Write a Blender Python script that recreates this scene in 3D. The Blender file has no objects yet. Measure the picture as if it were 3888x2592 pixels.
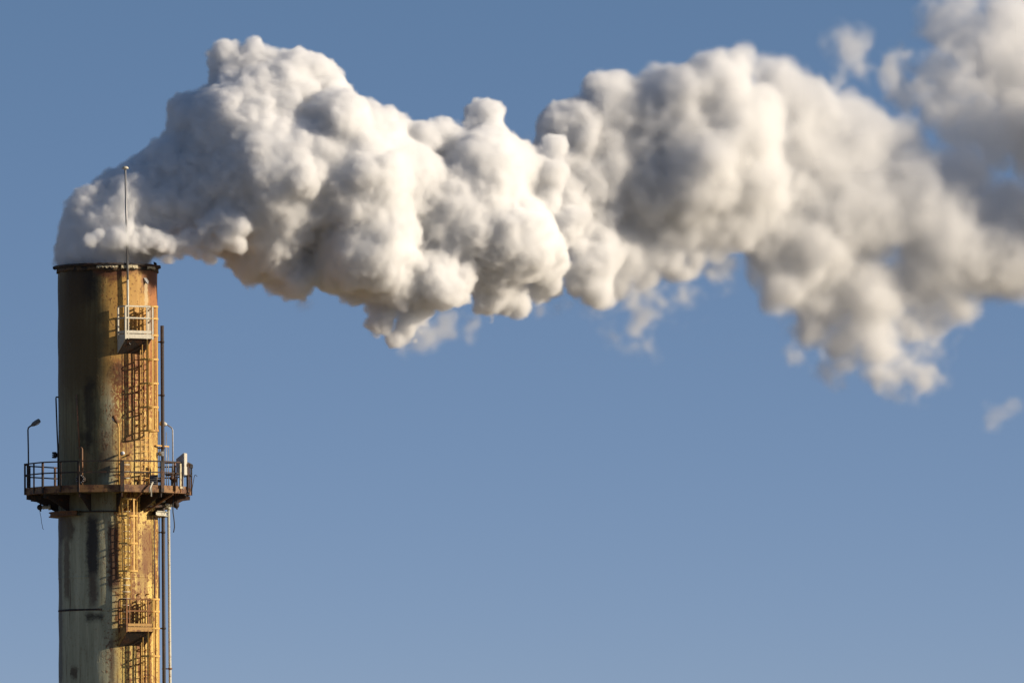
import bpy, bmesh, math, random
import numpy as np
from mathutils import Vector, Matrix, Euler

random.seed(7)
rng = np.random.default_rng(11)
SC = bpy.context.scene
R_ = math.radians

# ------------------------------------------------------------------ camera
DIST = 400.0
SPX = 0.0115                      # metres per photograph pixel at the chimney
FW, FH = 3888, 2592
CAM_X, CAM_Z = 17.65, 2.0
PITCH, ROLL = 3.4, -0.36
cam = bpy.data.objects.new("camera", bpy.data.cameras.new("camera"))
SC.collection.objects.link(cam)
SC.camera = cam
cam.data.sensor_width = 36.0
cam.data.lens = 36.0 * DIST / math.cos(R_(PITCH)) / (FW * SPX)
cam.data.clip_start = 1.0
cam.data.clip_end = 30000.0
CAM_M = Matrix.Translation((CAM_X, -DIST, CAM_Z)) @ Matrix.Rotation(R_(90 + PITCH), 4, 'X') @ Matrix.Rotation(R_(ROLL), 4, 'Z')
cam.matrix_world = CAM_M
EYE = Vector((CAM_X, -DIST, CAM_Z))


def ray(px, py):
    f = cam.data.lens / 36.0 * FW
    d = Vector(((px - FW / 2) / f, -(py - FH / 2) / f, -1.0))
    return (CAM_M.to_3x3() @ d).normalized()


def P(px, py, y=0.0):
    """Point of the vertical plane at depth y seen at photograph pixel (px, py)."""
    d = ray(px, py)
    return EYE + d * ((y - EYE.y) / d.y)


def Z(py, y=-2.2, px=412):
    return P(px, py, y).z


# ------------------------------------------------------------------ sky and sun
SUN_EL, SUN_AZ = 20.0, 10.0       # azimuth: degrees from +x towards the camera
to_sun = Vector((math.cos(R_(SUN_EL)) * math.cos(R_(SUN_AZ)), -math.cos(R_(SUN_EL)) * math.sin(R_(SUN_AZ)), math.sin(R_(SUN_EL))))
world = bpy.data.worlds.new("World")
SC.world = world
world.use_nodes = True
wt = world.node_tree
bg = wt.nodes["Background"]
sky = wt.nodes.new("ShaderNodeTexSky")
sky.sky_type = 'NISHITA'
sky.sun_disc = False
sky.sun_elevation = R_(SUN_EL)
sky.sun_rotation = math.atan2(to_sun.x, to_sun.y)
sky.altitude = 0
sky.air_density = 1.0
sky.dust_density = 0.3
sky.ozone_density = 3.0
# the sky of that day: deep blue almost down to the horizon, so the texture is looked up higher than it lies
wtc = wt.nodes.new("ShaderNodeTexCoord")
wma = wt.nodes.new("ShaderNodeVectorMath")
wma.operation = 'MULTIPLY_ADD'
wma.inputs[1].default_value = (1.0, 1.0, 3.0)
wma.inputs[2].default_value = (0.0, 0.0, 0.085)
wno = wt.nodes.new("ShaderNodeVectorMath")
wno.operation = 'NORMALIZE'
wt.links.new(wtc.outputs["Generated"], wma.inputs[0])
wt.links.new(wma.outputs[0], wno.inputs[0])
wt.links.new(wno.outputs[0], sky.inputs["Vector"])
wti = wt.nodes.new("ShaderNodeVectorMath")
wti.operation = 'MULTIPLY'
wsp = wt.nodes.new("ShaderNodeSeparateXYZ")       # hazier and more violet towards the horizon
wt.links.new(wtc.outputs["Generated"], wsp.inputs[0])
wra = wt.nodes.new("ShaderNodeValToRGB")
wra.color_ramp.elements[0].position, wra.color_ramp.elements[0].color = 0.015, (0.99, 0.85, 0.91, 1)
wra.color_ramp.elements[1].position, wra.color_ramp.elements[1].color = 0.11, (0.97, 0.97, 0.97, 1)
wt.links.new(wsp.outputs[2], wra.inputs[0])
wt.links.new(wra.outputs[0], wti.inputs[1])
wt.links.new(sky.outputs[0], wti.inputs[0])
wt.links.new(wti.outputs[0], bg.inputs[0])
bg.inputs[1].default_value = 0.099
sun = bpy.data.objects.new("sun", bpy.data.lights.new("sun", 'SUN'))
SC.collection.objects.link(sun)
sun.data.energy = 5.0
sun.data.angle = R_(0.5)
sun.data.color = (1.0, 0.86, 0.67)
sun.rotation_euler = to_sun.to_track_quat('Z', 'Y').to_euler()
sun.location = (60, -40, 60)

SC.view_settings.view_transform = 'Standard'
SC.view_settings.look = 'None'
SC.view_settings.exposure = 0.24
SC.view_settings.gamma = 1.0
cy = SC.cycles
cy.max_bounces = 20
cy.diffuse_bounces = 4
cy.volume_bounces = 12
cy.transparent_max_bounces = 16
cy.use_denoising = True
cy.volume_step_rate = 1.5
cy.use_adaptive_sampling = True
cy.adaptive_threshold = 0.015


# ------------------------------------------------------------------ object helpers
def link(o, parent=None):
    SC.collection.objects.link(o)
    if parent is not None:
        o.parent = parent
    return o


def tag(o, label=None, cat=None, group=None, kind=None):
    for k, v in (("label", label), ("category", cat), ("group", group), ("kind", kind)):
        if v:
            o[k] = v
    return o


def empty(name, loc=(0, 0, 0), rz=0.0):
    o = bpy.data.objects.new(name, None)
    o.location = loc
    o.rotation_euler = (0, 0, rz)
    o.empty_display_size = 0.2
    return link(o)


class MB:
    """Collects shapes into one mesh."""

    def __init__(self):
        self.v, self.f, self.s = [], [], []

    def add(self, vs, fs, smooth=False):
        b = len(self.v)
        self.v += [tuple(p) for p in vs]
        self.f += [tuple(b + i for i in f) for f in fs]
        self.s += [smooth] * len(fs)
        return self

    def box(self, c, sx, sy, sz, ax=None):
        """Box centred at c; ax = three axis vectors (default world)."""
        a = [Vector(q).normalized() for q in (ax or ((1, 0, 0), (0, 1, 0), (0, 0, 1)))]
        c = Vector(c)
        vs = []
        for i in (-.5, .5):
            for j in (-.5, .5):
                for k in (-.5, .5):
                    vs.append(c + a[0] * sx * i + a[1] * sy * j + a[2] * sz * k)
        return self.add(vs, [(0, 1, 3, 2), (4, 6, 7, 5), (0, 4, 5, 1), (2, 3, 7, 6), (0, 2, 6, 4), (1, 5, 7, 3)])

    def bar(self, a, b, w, h, up=(0, 0, 1)):
        """Rectangular bar from a to b: w across, h along 'up'."""
        a, b = Vector(a), Vector(b)
        d = (b - a).normalized()
        up = Vector(up)
        s = d.cross(up)
        if s.length < 1e-4:
            s = d.cross(Vector((1, 0, 0)))
        s.normalize()
        u = s.cross(d)
        return self.box((a + b) / 2, (b - a).length, w, h, (d, s, u))

    def tube(self, pts, r, n=10, cap=True):
        pts = [Vector(p) for p in pts]
        rr = r if isinstance(r, (list, tuple)) else [r] * len(pts)
        m = len(pts)
        dirs = []
        for i in range(m):
            d = (pts[min(i + 1, m - 1)] - pts[max(i - 1, 0)])
            dirs.append(d.normalized())
        ref = Vector((0, 0, 1)) if abs(dirs[0].z) < .9 else Vector((1, 0, 0))
        u = dirs[0].cross(ref).normalized()
        vs, fs = [], []
        for i in range(m):
            u = (u - dirs[i] * u.dot(dirs[i])).normalized()
            w = dirs[i].cross(u)
            for k in range(n):
                t = 2 * math.pi * k / n
                vs.append(pts[i] + (u * math.cos(t) + w * math.sin(t)) * rr[i])
        for i in range(m - 1):
            for k in range(n):
                k2 = (k + 1) % n
                fs.append((i * n + k, i * n + k2, (i + 1) * n + k2, (i + 1) * n + k))
        self.add(vs, fs, True)
        if cap:
            self.add(vs[:n], [tuple(reversed(range(n)))])
            self.add(vs[-n:], [tuple(range(n))])
        return self

    def lathe(self, prof, n=96, c=(0, 0, 0), a0=0.0, a1=2 * math.pi, smooth=True):
        """prof: (r, z) pairs, turned about the vertical through c."""
        full = abs(a1 - a0 - 2 * math.pi) < 1e-6
        cols = n if full else n + 1
        vs, fs = [], []
        for i in range(cols):
            t = a0 + (a1 - a0) * i / n
            for r, z in prof:
                vs.append((c[0] + r * math.sin(t), c[1] - r * math.cos(t), c[2] + z))
        m = len(prof)
        for i in range(n):
            j = (i + 1) % cols
            for k in range(m - 1):
                fs.append((i * m + k, j * m + k, j * m + k + 1, i * m + k + 1))
        return self.add(vs, fs, smooth)

    def ball(self, c, r, nu=16, nv=10, sc=(1, 1, 1)):
        vs, fs = [], []
        for j in range(nv + 1):
            p = math.pi * j / nv
            for i in range(nu):
                t = 2 * math.pi * i / nu
                vs.append((c[0] + sc[0] * r * math.sin(p) * math.cos(t), c[1] + sc[1] * r * math.sin(p) * math.sin(t), c[2] + sc[2] * r * math.cos(p)))
        for j in range(nv):
            for i in range(nu):
                i2 = (i + 1) % nu
                fs.append((j * nu + i, (j + 1) * nu + i, (j + 1) * nu + i2, j * nu + i2))
        return self.add(vs, fs, True)

    def prism(self, poly, axis):
        """Extrude a planar polygon (list of points) by the vector axis."""
        n = len(poly)
        a = Vector(axis)
        vs = [Vector(p) - a / 2 for p in poly] + [Vector(p) + a / 2 for p in poly]
        fs = [tuple(range(n)), tuple(reversed(range(n, 2 * n)))]
        fs += [(i, n + i, n + (i + 1) % n, (i + 1) % n) for i in range(n)]
        return self.add(vs, fs)

    def build(self, name, mat, parent=None, bevel=0.0):
        me = bpy.data.meshes.new(name)
        me.from_pydata(self.v, [], self.f)
        me.polygons.foreach_set("use_smooth", self.s)
        bm = bmesh.new()
        bm.from_mesh(me)
        bmesh.ops.remove_doubles(bm, verts=bm.verts, dist=1e-5)
        bmesh.ops.recalc_face_normals(bm, faces=bm.faces)
        bm.to_mesh(me)
        bm.free()
        me.materials.append(mat)
        o = bpy.data.objects.new(name, me)
        link(o, parent)
        if parent is not None:                     # points are world points
            o.matrix_parent_inverse = parent_mat(parent).inverted()
        if bevel:
            b = o.modifiers.new("edge", 'BEVEL')
            b.width = bevel
            b.segments = 2
            b.limit_method = 'ANGLE'
        return o


def parent_mat(p):
    m = Matrix.LocRotScale(p.location, p.rotation_euler, p.scale)
    if p.parent is not None:
        m = parent_mat(p.parent) @ p.matrix_parent_inverse @ m
    return m


# ------------------------------------------------------------------ node helpers
class S:
    """A float socket with arithmetic."""

    def __init__(self, nt, s):
        self.nt, self.s = nt, s

    def _op(self, op, b=None, c=None, rev=False):
        n = self.nt.nodes.new("ShaderNodeMath")
        n.operation = op
        args = [self, b, c]
        if rev:
            args = [b, self, c]
        for i, a in enumerate(args):
            if a is None:
                continue
            if isinstance(a, S):
                self.nt.links.new(a.s, n.inputs[i])
            else:
                n.inputs[i].default_value = a
        return S(self.nt, n.outputs[0])

    def __add__(s, o): return s._op('ADD', o)
    def __radd__(s, o): return s._op('ADD', o)
    def __sub__(s, o): return s._op('SUBTRACT', o)
    def __rsub__(s, o): return s._op('SUBTRACT', o, rev=True)
    def __mul__(s, o): return s._op('MULTIPLY', o)
    def __rmul__(s, o): return s._op('MULTIPLY', o)
    def __truediv__(s, o): return s._op('DIVIDE', o)
    def max(s, o): return s._op('MAXIMUM', o)
    def min(s, o): return s._op('MINIMUM', o)
    def pow(s, o): return s._op('POWER', o)
    def abs(s): return s._op('ABSOLUTE')

    def step(s, a, b):
        """smooth step: 0 at a, 1 at b (a may exceed b)."""
        n = s.nt.nodes.new("ShaderNodeMapRange")
        n.interpolation_type = 'SMOOTHSTEP'
        s.nt.links.new(s.s, n.inputs[0])
        if a < b:
            n.inputs[1].default_value, n.inputs[2].default_value = a, b
            n.inputs[3].default_value, n.inputs[4].default_value = 0, 1
        else:
            n.inputs[1].default_value, n.inputs[2].default_value = b, a
            n.inputs[3].default_value, n.inputs[4].default_value = 1, 0
        return S(s.nt, n.outputs[0])


def new_mat(name):
    m = bpy.data.materials.new(name)
    m.use_nodes = True
    nt = m.node_tree
    nt.nodes.clear()
    out = nt.nodes.new("ShaderNodeOutputMaterial")
    bs = nt.nodes.new("ShaderNodeBsdfPrincipled")
    nt.links.new(bs.outputs[0], out.inputs[0])
    return m, nt, bs


def combine(nt, x, y, z=0.0):
    n = nt.nodes.new("ShaderNodeCombineXYZ")
    for i, a in enumerate((x, y, z)):
        if isinstance(a, S):
            nt.links.new(a.s, n.inputs[i])
        else:
            n.inputs[i].default_value = a
    return n.outputs[0]


def noise(nt, vec, scale=1.0, detail=4.0, rough=0.55, dist=0.0):
    n = nt.nodes.new("ShaderNodeTexNoise")
    nt.links.new(vec, n.inputs["Vector"])
    n.inputs["Scale"].default_value = scale
    n.inputs["Detail"].default_value = detail
    n.inputs["Roughness"].default_value = rough
    n.inputs["Distortion"].default_value = dist
    return S(nt, n.outputs[0])


def mixc(nt, fac, a, b):
    n = nt.nodes.new("ShaderNodeMix")
    n.data_type = 'RGBA'
    if isinstance(fac, S):
        nt.links.new(fac.s, n.inputs[0])
    else:
        n.inputs[0].default_value = fac
    for s, i in ((a, 6), (b, 7)):
        if isinstance(s, tuple):
            n.inputs[i].default_value = (*s, 1)
        else:
            nt.links.new(s, n.inputs[i])
    return n.outputs[2]


def xyz(nt, kind="Object"):
    tc = nt.nodes.new("ShaderNodeTexCoord")
    sp = nt.nodes.new("ShaderNodeSeparateXYZ")
    nt.links.new(tc.outputs[kind], sp.inputs[0])
    return tc.outputs[kind], [S(nt, o) for o in sp.outputs]


def bump(nt, bs, h, strength=0.3, dist=0.02):
    b = nt.nodes.new("ShaderNodeBump")
    b.inputs["Strength"].default_value = strength
    b.inputs["Distance"].default_value = dist
    nt.links.new(h.s, b.inputs["Height"])
    nt.links.new(b.outputs[0], bs.inputs["Normal"])


def worn_metal(name, paint, rust, amount, rough=0.6, scale=3.0, dark=None, metal=0.0):
    """Painted steel with rust patches and dirt in the paint."""
    m, nt, bs = new_mat(name)
    v, _ = xyz(nt, "Object")
    n1 = noise(nt, v, scale, 6, .65)
    n2 = noise(nt, v, scale * 5.3, 4, .6)
    n3 = noise(nt, v, scale * .45, 3, .5)
    base = mixc(nt, n2.step(.3, .75), tuple(c * .72 for c in paint), paint)
    mask = (n1 + (n2 - .5) * .35 + (n3 - .5) * .5).step(1.02 - amount - .05, 1.02 - amount + .06)
    rc = mixc(nt, n2.step(.3, .7), tuple(c * .45 for c in rust), rust)
    col = mixc(nt, mask, base, rc)
    nt.links.new(col, bs.inputs["Base Color"])
    bs.inputs["Roughness"].default_value = rough
    bs.inputs["Metallic"].default_value = metal
    bump(nt, bs, mask + n2 * .4, .25, .01)
    return m


M = {}
M['rusty'] = worn_metal("rusty_steel", (.17, .080, .034), (.30, .125, .038), .55, .8)
M['rusty_dark'] = worn_metal("dark_rusty_steel", (.035, .026, .022), (.10, .045, .022), .48, .8)
M['yellow'] = worn_metal("faded_yellow_paint", (.78, .45, .10), (.42, .18, .045), .38, .6)
M['cream'] = worn_metal("cream_paint", (.66, .60, .46), (.38, .26, .13), .22, .5)
M['creampipe'] = worn_metal("cream_pipe_paint", (.60, .57, .45), (.28, .16, .08), .36, .5)
M['darkpipe'] = worn_metal("dark_pipe_paint", (.060, .048, .046), (.09, .06, .045), .4, .7)
M['rustgold'] = worn_metal("rusted_yellow_paint", (.52, .29, .080), (.24, .095, .030), .46, .7)
M['lance'] = worn_metal("brown_rusted_pipe", (.26, .14, .07), (.34, .15, .06), .5, .7)
M['rim'] = worn_metal("walkway_rim_paint", (.30, .155, .055), (.15, .060, .024), .5, .7, 4)
M['galv'] = worn_metal("galvanised_steel", (.36, .36, .36), (.26, .2, .15), .25, .45, metal=.35)
M['lampgrey'] = worn_metal("grey_lamp_paint", (.16, .16, .15), (.2, .13, .08), .3, .6)
M['whitebox'] = worn_metal("white_enamel", (.66, .61, .50), (.42, .32, .2), .34, .4)
M['black'] = worn_metal("black_rubber", (.02, .021, .026), (.03, .03, .03), .3, .6)
M['glass'] = worn_metal("frosted_lamp_glass", (.72, .74, .76), (.5, .5, .5), .2, .15)


# ------------------------------------------------------------------ ground
gm, gnt, gbs = new_mat("dry_ground")
gv, _ = xyz(gnt, "Object")
gn = noise(gnt, gv, .02, 6)
gnt.links.new(mixc(gnt, gn.step(.35, .65), (.22, .17, .10), (.14, .12, .07)), gbs.inputs["Base Color"])
gbs.inputs["Roughness"].default_value = .95
g = MB()
g.lathe([(0.01, 0), (300, 0), (2000, 0), (12000, 0)], 64, smooth=False)
tag(g.build("ground", gm), kind="structure")

# ------------------------------------------------------------------ chimney
RC = 2.17
Z_TOP = Z(1000, -2.3)
chim = empty("chimney")
tag(chim, "tall round steel chimney with peeling ochre and grey-green paint and rust streaks", "chimney")


def chimney_material():
    m, nt, bs = new_mat("weathered_chimney_paint")
    vec, (x, y, z) = xyz(nt, "Object")
    ang = x._op('ARCTAN2', y * -1.0)
    u = ang * RC
    # wobble so that placed stains have ragged outlines
    p2 = combine(nt, u, z)
    wob = noise(nt, p2, 1.6, 5, .65) - .5
    wob2 = noise(nt, combine(nt, u + 31.0, z), 1.1, 5, .65) - .5
    fine = noise(nt, combine(nt, u + 7.0, z), 9.0, 4, .6)
    streak = noise(nt, combine(nt, u * 3.2, z * .22), 1.0, 5, .6)
    streak2 = noise(nt, combine(nt, u * 7.5 + 5.0, z * .30), 1.0, 4, .6)
    blot = noise(nt, combine(nt, u * 1.0 + 12.0, z * .7), 1.7, 7, .68)
    flake = noise(nt, combine(nt, u * 1.25 + 3.0, z * .8), 7.5, 5, .62)

    zz = z + wob2 * 1.5
    # paint: grey-green low down, its sunlit right side coloured warmer, olive in the middle, ochre at the top
    low = mixc(nt, streak.step(.35, .7), (.34, .33, .21), (.53, .51, .34))
    cream = mixc(nt, flake.step(.35, .6), (.50, .33, .09), (.74, .55, .17))
    low = mixc(nt, (u + wob * .5).step(.1, .7), low, cream)  # warm tone of sunlight put into the right side's colour
    ochre = mixc(nt, streak.step(.3, .7), (.40, .215, .052), (.52, .31, .085))
    ochre = mixc(nt, (u + wob * .6).step(1.9, 2.4), ochre, (.36, .15, .05))
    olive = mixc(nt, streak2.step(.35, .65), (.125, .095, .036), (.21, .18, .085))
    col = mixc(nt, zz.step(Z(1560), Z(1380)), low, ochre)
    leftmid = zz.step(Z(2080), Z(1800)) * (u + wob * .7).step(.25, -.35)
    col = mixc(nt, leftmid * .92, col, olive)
    # rust in the lit belt under the upper balcony and down the right side
    belt = zz.step(Z(1290), Z(1400)) * zz.step(Z(1800), Z(1520)) * (u + wob * .6).step(.0, .5)
    col = mixc(nt, belt * flake.step(.56, .49), col, (.24, .085, .028))
    rustmask = (blot * .55 + streak * .55 + (flake - .5) * .5).step(.58, .68)
    col = mixc(nt, rustmask * (u + wob).step(-.4, .5) * z.step(Z(1200), Z(1400)) * .9, col, (.20, .080, .028))
    col = mixc(nt, streak2.step(.58, .72) * zz.step(Z(1150), Z(1500)) * .7, col, (.10, .052, .026))
    speck = (flake * .65 + fine * .35 + (blot - .5) * .35).step(.555, .60)
    col = mixc(nt, speck * ((u + wob).step(-.6, .3) * .65 + .2), col, (.17, .068, .022))
    scab = (flake * .8 + fine * .2 + (streak - .5) * .6 + (blot - .5) * .3).step(.485, .525) * (u + wob).step(.2, .7) * zz.step(Z(1500), Z(1850))
    col = mixc(nt, scab * .9, col, (.20, .080, .024))

    def stain(px0, px1, py0, py1, color, k, soft=.25, w=.8):
        nonlocal col
        def U(px):
            X = max(-.985, min(.985, (px - 411) * SPX / RC))
            return RC * math.asin(X)
        u0, u1, z1, z0 = U(px0), U(px1), Z(py0), Z(py1)
        uu, vv = u + wob * w + (flake - .5) * .28, z + wob2 * w * 2.6 + (fine - .5) * .25
        mk = uu.step(u0 - soft, u0 + soft) * uu.step(u1 + soft, u1 - soft) * vv.step(z0 - soft * 2.6, z0 + soft * 2.6) * vv.step(z1 + soft * 2.6, z1 - soft * 2.6)
        col = mixc(nt, mk * k, col, color)

    soot, brown, drust = (.024, .017, .012), (.070, .038, .018), (.15, .052, .020)
    stain(255, 385, 900, 1160, soot, .95, .35, .8)          # soot run under the rim
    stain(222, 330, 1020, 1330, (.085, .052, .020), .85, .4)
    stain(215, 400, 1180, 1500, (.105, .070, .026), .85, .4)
    stain(370, 492, 970, 1058, (.12, .042, .018), .95, .10, .8)
    stain(490, 545, 985, 1035, (.17, .065, .024), .8, .08, .6)
    stain(545, 600, 985, 1100, (.16, .06, .028), .85, .1, .4)
    stain(330, 368, 1430, 1480, soot, .8, .15)
    stain(330, 365, 1470, 1700, soot, .65, .15)
    stain(305, 350, 1640, 1690, soot, .7, .15)
    stain(388, 440, 1640, 1800, (.06, .03, .018), .7, .15)
    stain(415, 470, 1380, 1450, soot, .5, .1)
    stain(232, 285, 1940, 2060, brown, .75, .15)
    stain(248, 270, 2050, 2270, (.10, .055, .028), .7, .08, .35)
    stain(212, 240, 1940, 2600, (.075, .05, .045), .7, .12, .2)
    stain(338, 382, 1950, 2190, (.028, .022, .022), .93, .13, .35)
    stain(345, 375, 2180, 2300, (.07, .036, .026), .8, .12, .3)
    stain(332, 400, 2326, 2352, soot, .9, .07, .25)
    stain(418, 456, 1990, 2240, (.085, .038, .024), .92, .1, .3)
    stain(420, 440, 2420, 2600, (.09, .045, .026), .7, .08, .3)
    stain(540, 580, 2000, 2180, drust, .8, .12, .5)
    stain(520, 560, 2130, 2270, drust, .55, .1, .5)
    stain(270, 300, 2530, 2570, brown, .8, .06, .3)
    stain(556, 568, 1060, 1160, (.58, .48, .28), .6, .03, .2)   # bare pale drip
    nt.links.new(col, bs.inputs["Base Color"])
    bs.inputs["Roughness"].default_value = .62
    bs.inputs["Specular IOR Level"].default_value = .3
    bump(nt, bs, rustmask * .5 + speck * .4 + blot * .5 + streak * .6, .35, .03)
    return m


M['chimney'] = chimney_material()


def shell():
    nu, n2 = 144, 60
    vs, fs = [], []
    zs = np.linspace(0, Z_TOP - .02, n2)
    for k, z in enumerate(zs):
        for i in range(nu):
            t = 2 * math.pi * i / nu
            dent = .012 * math.sin(3 * t + z * 1.7) * math.sin(z * .9 + 2 * t) + .006 * math.sin(11 * t + z * 3.1)
            rr = RC + dent + (.018 if z < Z(1963) else 0)
            vs.append((rr * math.sin(t), -rr * math.cos(t), z))
    for k in range(n2 - 1):
        for i in range(nu):
            j = (i + 1) % nu
            fs.append((k * nu + i, k * nu + j, (k + 1) * nu + j, (k + 1) * nu + i))
    b = MB().add(vs, fs, True)
    b.lathe([(RC - .02, Z_TOP - .02), (RC - .10, Z_TOP - .02), (RC - .10, Z_TOP - 9)], nu)   # lip and inner wall
    return b


shell().build("shell", M['chimney'], chim)
# rim flange with a ragged edge
nu = 220
rag = rng.normal(0, 1, nu)
rag = np.convolve(np.concatenate([rag, rag[:8]]), np.ones(3) / 3, 'same')[:nu]
vs, fs = [], []
prof = lambda i: [(RC - .06, Z_TOP - .03), (RC - .05, Z_TOP + .035 + .014 * rag[i]), (2.32 + .022 * rag[(i + 9) % nu], Z_TOP + .03 + .014 * rag[i]), (2.33 + .022 * rag[(i + 9) % nu], Z_TOP - .05 - .02 * rag[(i + 3) % nu]), (2.22, Z_TOP - .10)]
for i in range(nu):
    t = 2 * math.pi * i / nu
    for r, z in prof(i):
        vs.append((r * math.sin(t), -r * math.cos(t), z))
for i in range(nu):
    j = (i + 1) % nu
    for k in range(4):
        fs.append((i * 5 + k, j * 5 + k, j * 5 + k + 1, i * 5 + k + 1))
MB().add(vs, fs, True).build("rim_flange", M['rusty_dark'], chim)
# band under the rim, torn along its lower edge
vs, fs = [], []
rag2 = np.convolve(rng.normal(0, 1, nu + 12), np.ones(5) / 5, 'same')[:nu]
for i in range(nu):
    t = 2 * math.pi * i / nu
    zb = Z_TOP - .27 + .045 * rag2[i] + (.06 if rng.random() < .06 else 0)
    ro = 2.235 + .02 * rag[i]
    for r, z in ((2.2, Z_TOP - .09), (2.225, Z_TOP - .09), (ro, zb), (ro - .02, zb - .004), (2.19, Z_TOP - .1)):
        vs.append((r * math.sin(t), -r * math.cos(t), z))
for i in range(nu):
    j = (i + 1) % nu
    for k in range(4):
        fs.append((i * 5 + k, j * 5 + k, j * 5 + k + 1, i * 5 + k + 1))
M['band'] = worn_metal("scorched_band", (.15, .085, .036), (.035, .024, .016), .52, .8)
MB().add(vs, fs, True).build("rim_band", M['band'], chim)
M['peel'] = worn_metal("bare_cream_plate", (.55, .47, .30), (.16, .085, .04), .42, .7, 5)


def peel(px0, px1, py0, py1, nm="peeling_strip"):
    n = 26
    a0, a1 = [math.asin(max(-.99, min(.99, (p - 404) * SPX / 2.29))) for p in (px0, px1)]
    zt, zb = Z(py0, -2.3), Z(py1, -2.3)
    vs, fs = [], []
    for i in range(n + 1):
        t = a0 + (a1 - a0) * i / n
        zt2 = zt + .03 * (rng.random() - .5) - .05 * (i in (0, n))
        zb2 = zb + .07 * (rng.random() - .3)
        for r, z in ((2.275, zt2), (2.285, zt2), (2.30 + .02 * rng.random(), zb2), (2.285, zb2)):
            vs.append((r * math.sin(t), -r * math.cos(t), z))
    for i in range(n):
        for k in range(3):
            a, b = i * 4 + k, (i + 1) * 4 + k
            fs.append((a, b, b + 1, a + 1))
    MB().add(vs, fs).build(nm, M['peel'], chim)


peel(371, 452, 1004, 1016)
peel(464, 484, 1001, 1018)
peel(488, 526, 1001, 1018)
peel(560, 588, 1003, 1016)
# torn lip of plate at the right, two ragged tabs at the rim ends
b = MB()
c = P(562, 1065, -1.5)
n_ = Vector((c.x, c.y, 0)).normalized()
t_ = Vector((-n_.y, n_.x, 0))
o_ = Vector((n_.x * (RC + .02), n_.y * (RC + .02), c.z))
b.prism([o_ + t_ * -.1 + Vector((0, 0, .12)), o_ + t_ * .09 + Vector((0, 0, .13)), o_ + t_ * .12 + n_ * .10 + Vector((0, 0, -.02)), o_ + t_ * .03 + n_ * .14 + Vector((0, 0, -.16)), o_ + t_ * -.04 + n_ * .05 + Vector((0, 0, -.1))], n_ * .02)
b.build("torn_flap", M['galv'], chim)
for s_, px, py in ((-1, 206, 1018), (1, 598, 1016), (1, 590, 1004)):
    c = P(px, py, -.3)
    MB().prism([c + Vector((-.08 * s_, 0, .12)), c + Vector((.06 * s_, -.1, .05)), c + Vector((.05 * s_, -.02, -.04)), c + Vector((-.05 * s_, .05, -.09))], (.01, .05, .01)).build("rim_tab", M['rusty_dark'], chim)

# weld seams and stiffener ring
for py, d0, d1, pr in ((2312, -180, -5, .036), (2312, -5, 180, .026), (2188, -180, 180, .026)):
    zc = Z(py, -2.2)
    MB().lathe([(RC + .01, zc + .05), (RC + pr, zc + .035), (RC + pr, zc - .03), (RC + .01, zc - .045)], 90, a0=R_(d0), a1=R_(d1)).build("weld_seam", M['rusty_dark'] if d1 == -5 else M['chimney'], chim)
zr1, zr0 = Z(1944, 0), Z(1962, 0)
ring_prof = [(RC, zr1), (2.60, zr1), (2.60, zr1 - .03), (2.54, zr1 - .03), (2.54, zr0 + .03), (2.60, zr0 + .03), (2.60, zr0), (RC, zr0)]
MB().lathe(ring_prof, 24, a0=R_(57), a1=R_(180), smooth=False).build("stiffener_ring", M['creampipe'], chim)["label"] = "cream painted stretch of stiffener ring"
MB().lathe(ring_prof, 40, a0=R_(180), a1=R_(330), smooth=False).build("stiffener_ring", M['rusty'], chim)
MB().lathe([(RC, zr1 - .02), (RC + .10, zr1 - .02), (RC + .10, zr1 - .07), (RC, zr1 - .07)], 24, a0=R_(-30), a1=R_(15), smooth=False).build("stiffener_rib", M['rusty_dark'], chim)


def pol(r, deg, z=0.0):
    t = R_(deg)
    return Vector((r * math.sin(t), -r * math.cos(t), z))


# ------------------------------------------------------------------ main walkway
NV, OFF, RP = 12, 12.0, 3.64
z_deck = Z(1850, -3.6)
walk = empty("service_walkway", (0, 0, z_deck))
tag(walk, "rusty twelve-sided walkway with open railing ringing the chimney halfway up", "walkway")
ang = [OFF + 30 * k for k in range(NV)]


def ring_beam(r0, r1, z0, z1):
    b = MB()
    vs, fs = [], []
    for a in ang:
        for r, z in ((r0, z0), (r1, z0), (r1, z1), (r0, z1)):
            vs.append(pol(r, a, z))
    for k in range(NV):
        j = (k + 1) % NV
        for q in range(4):
            q2 = (q + 1) % 4
            fs.append((k * 4 + q, j * 4 + q, j * 4 + q2, k * 4 + q2))
    return b.add(vs, fs)


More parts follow.
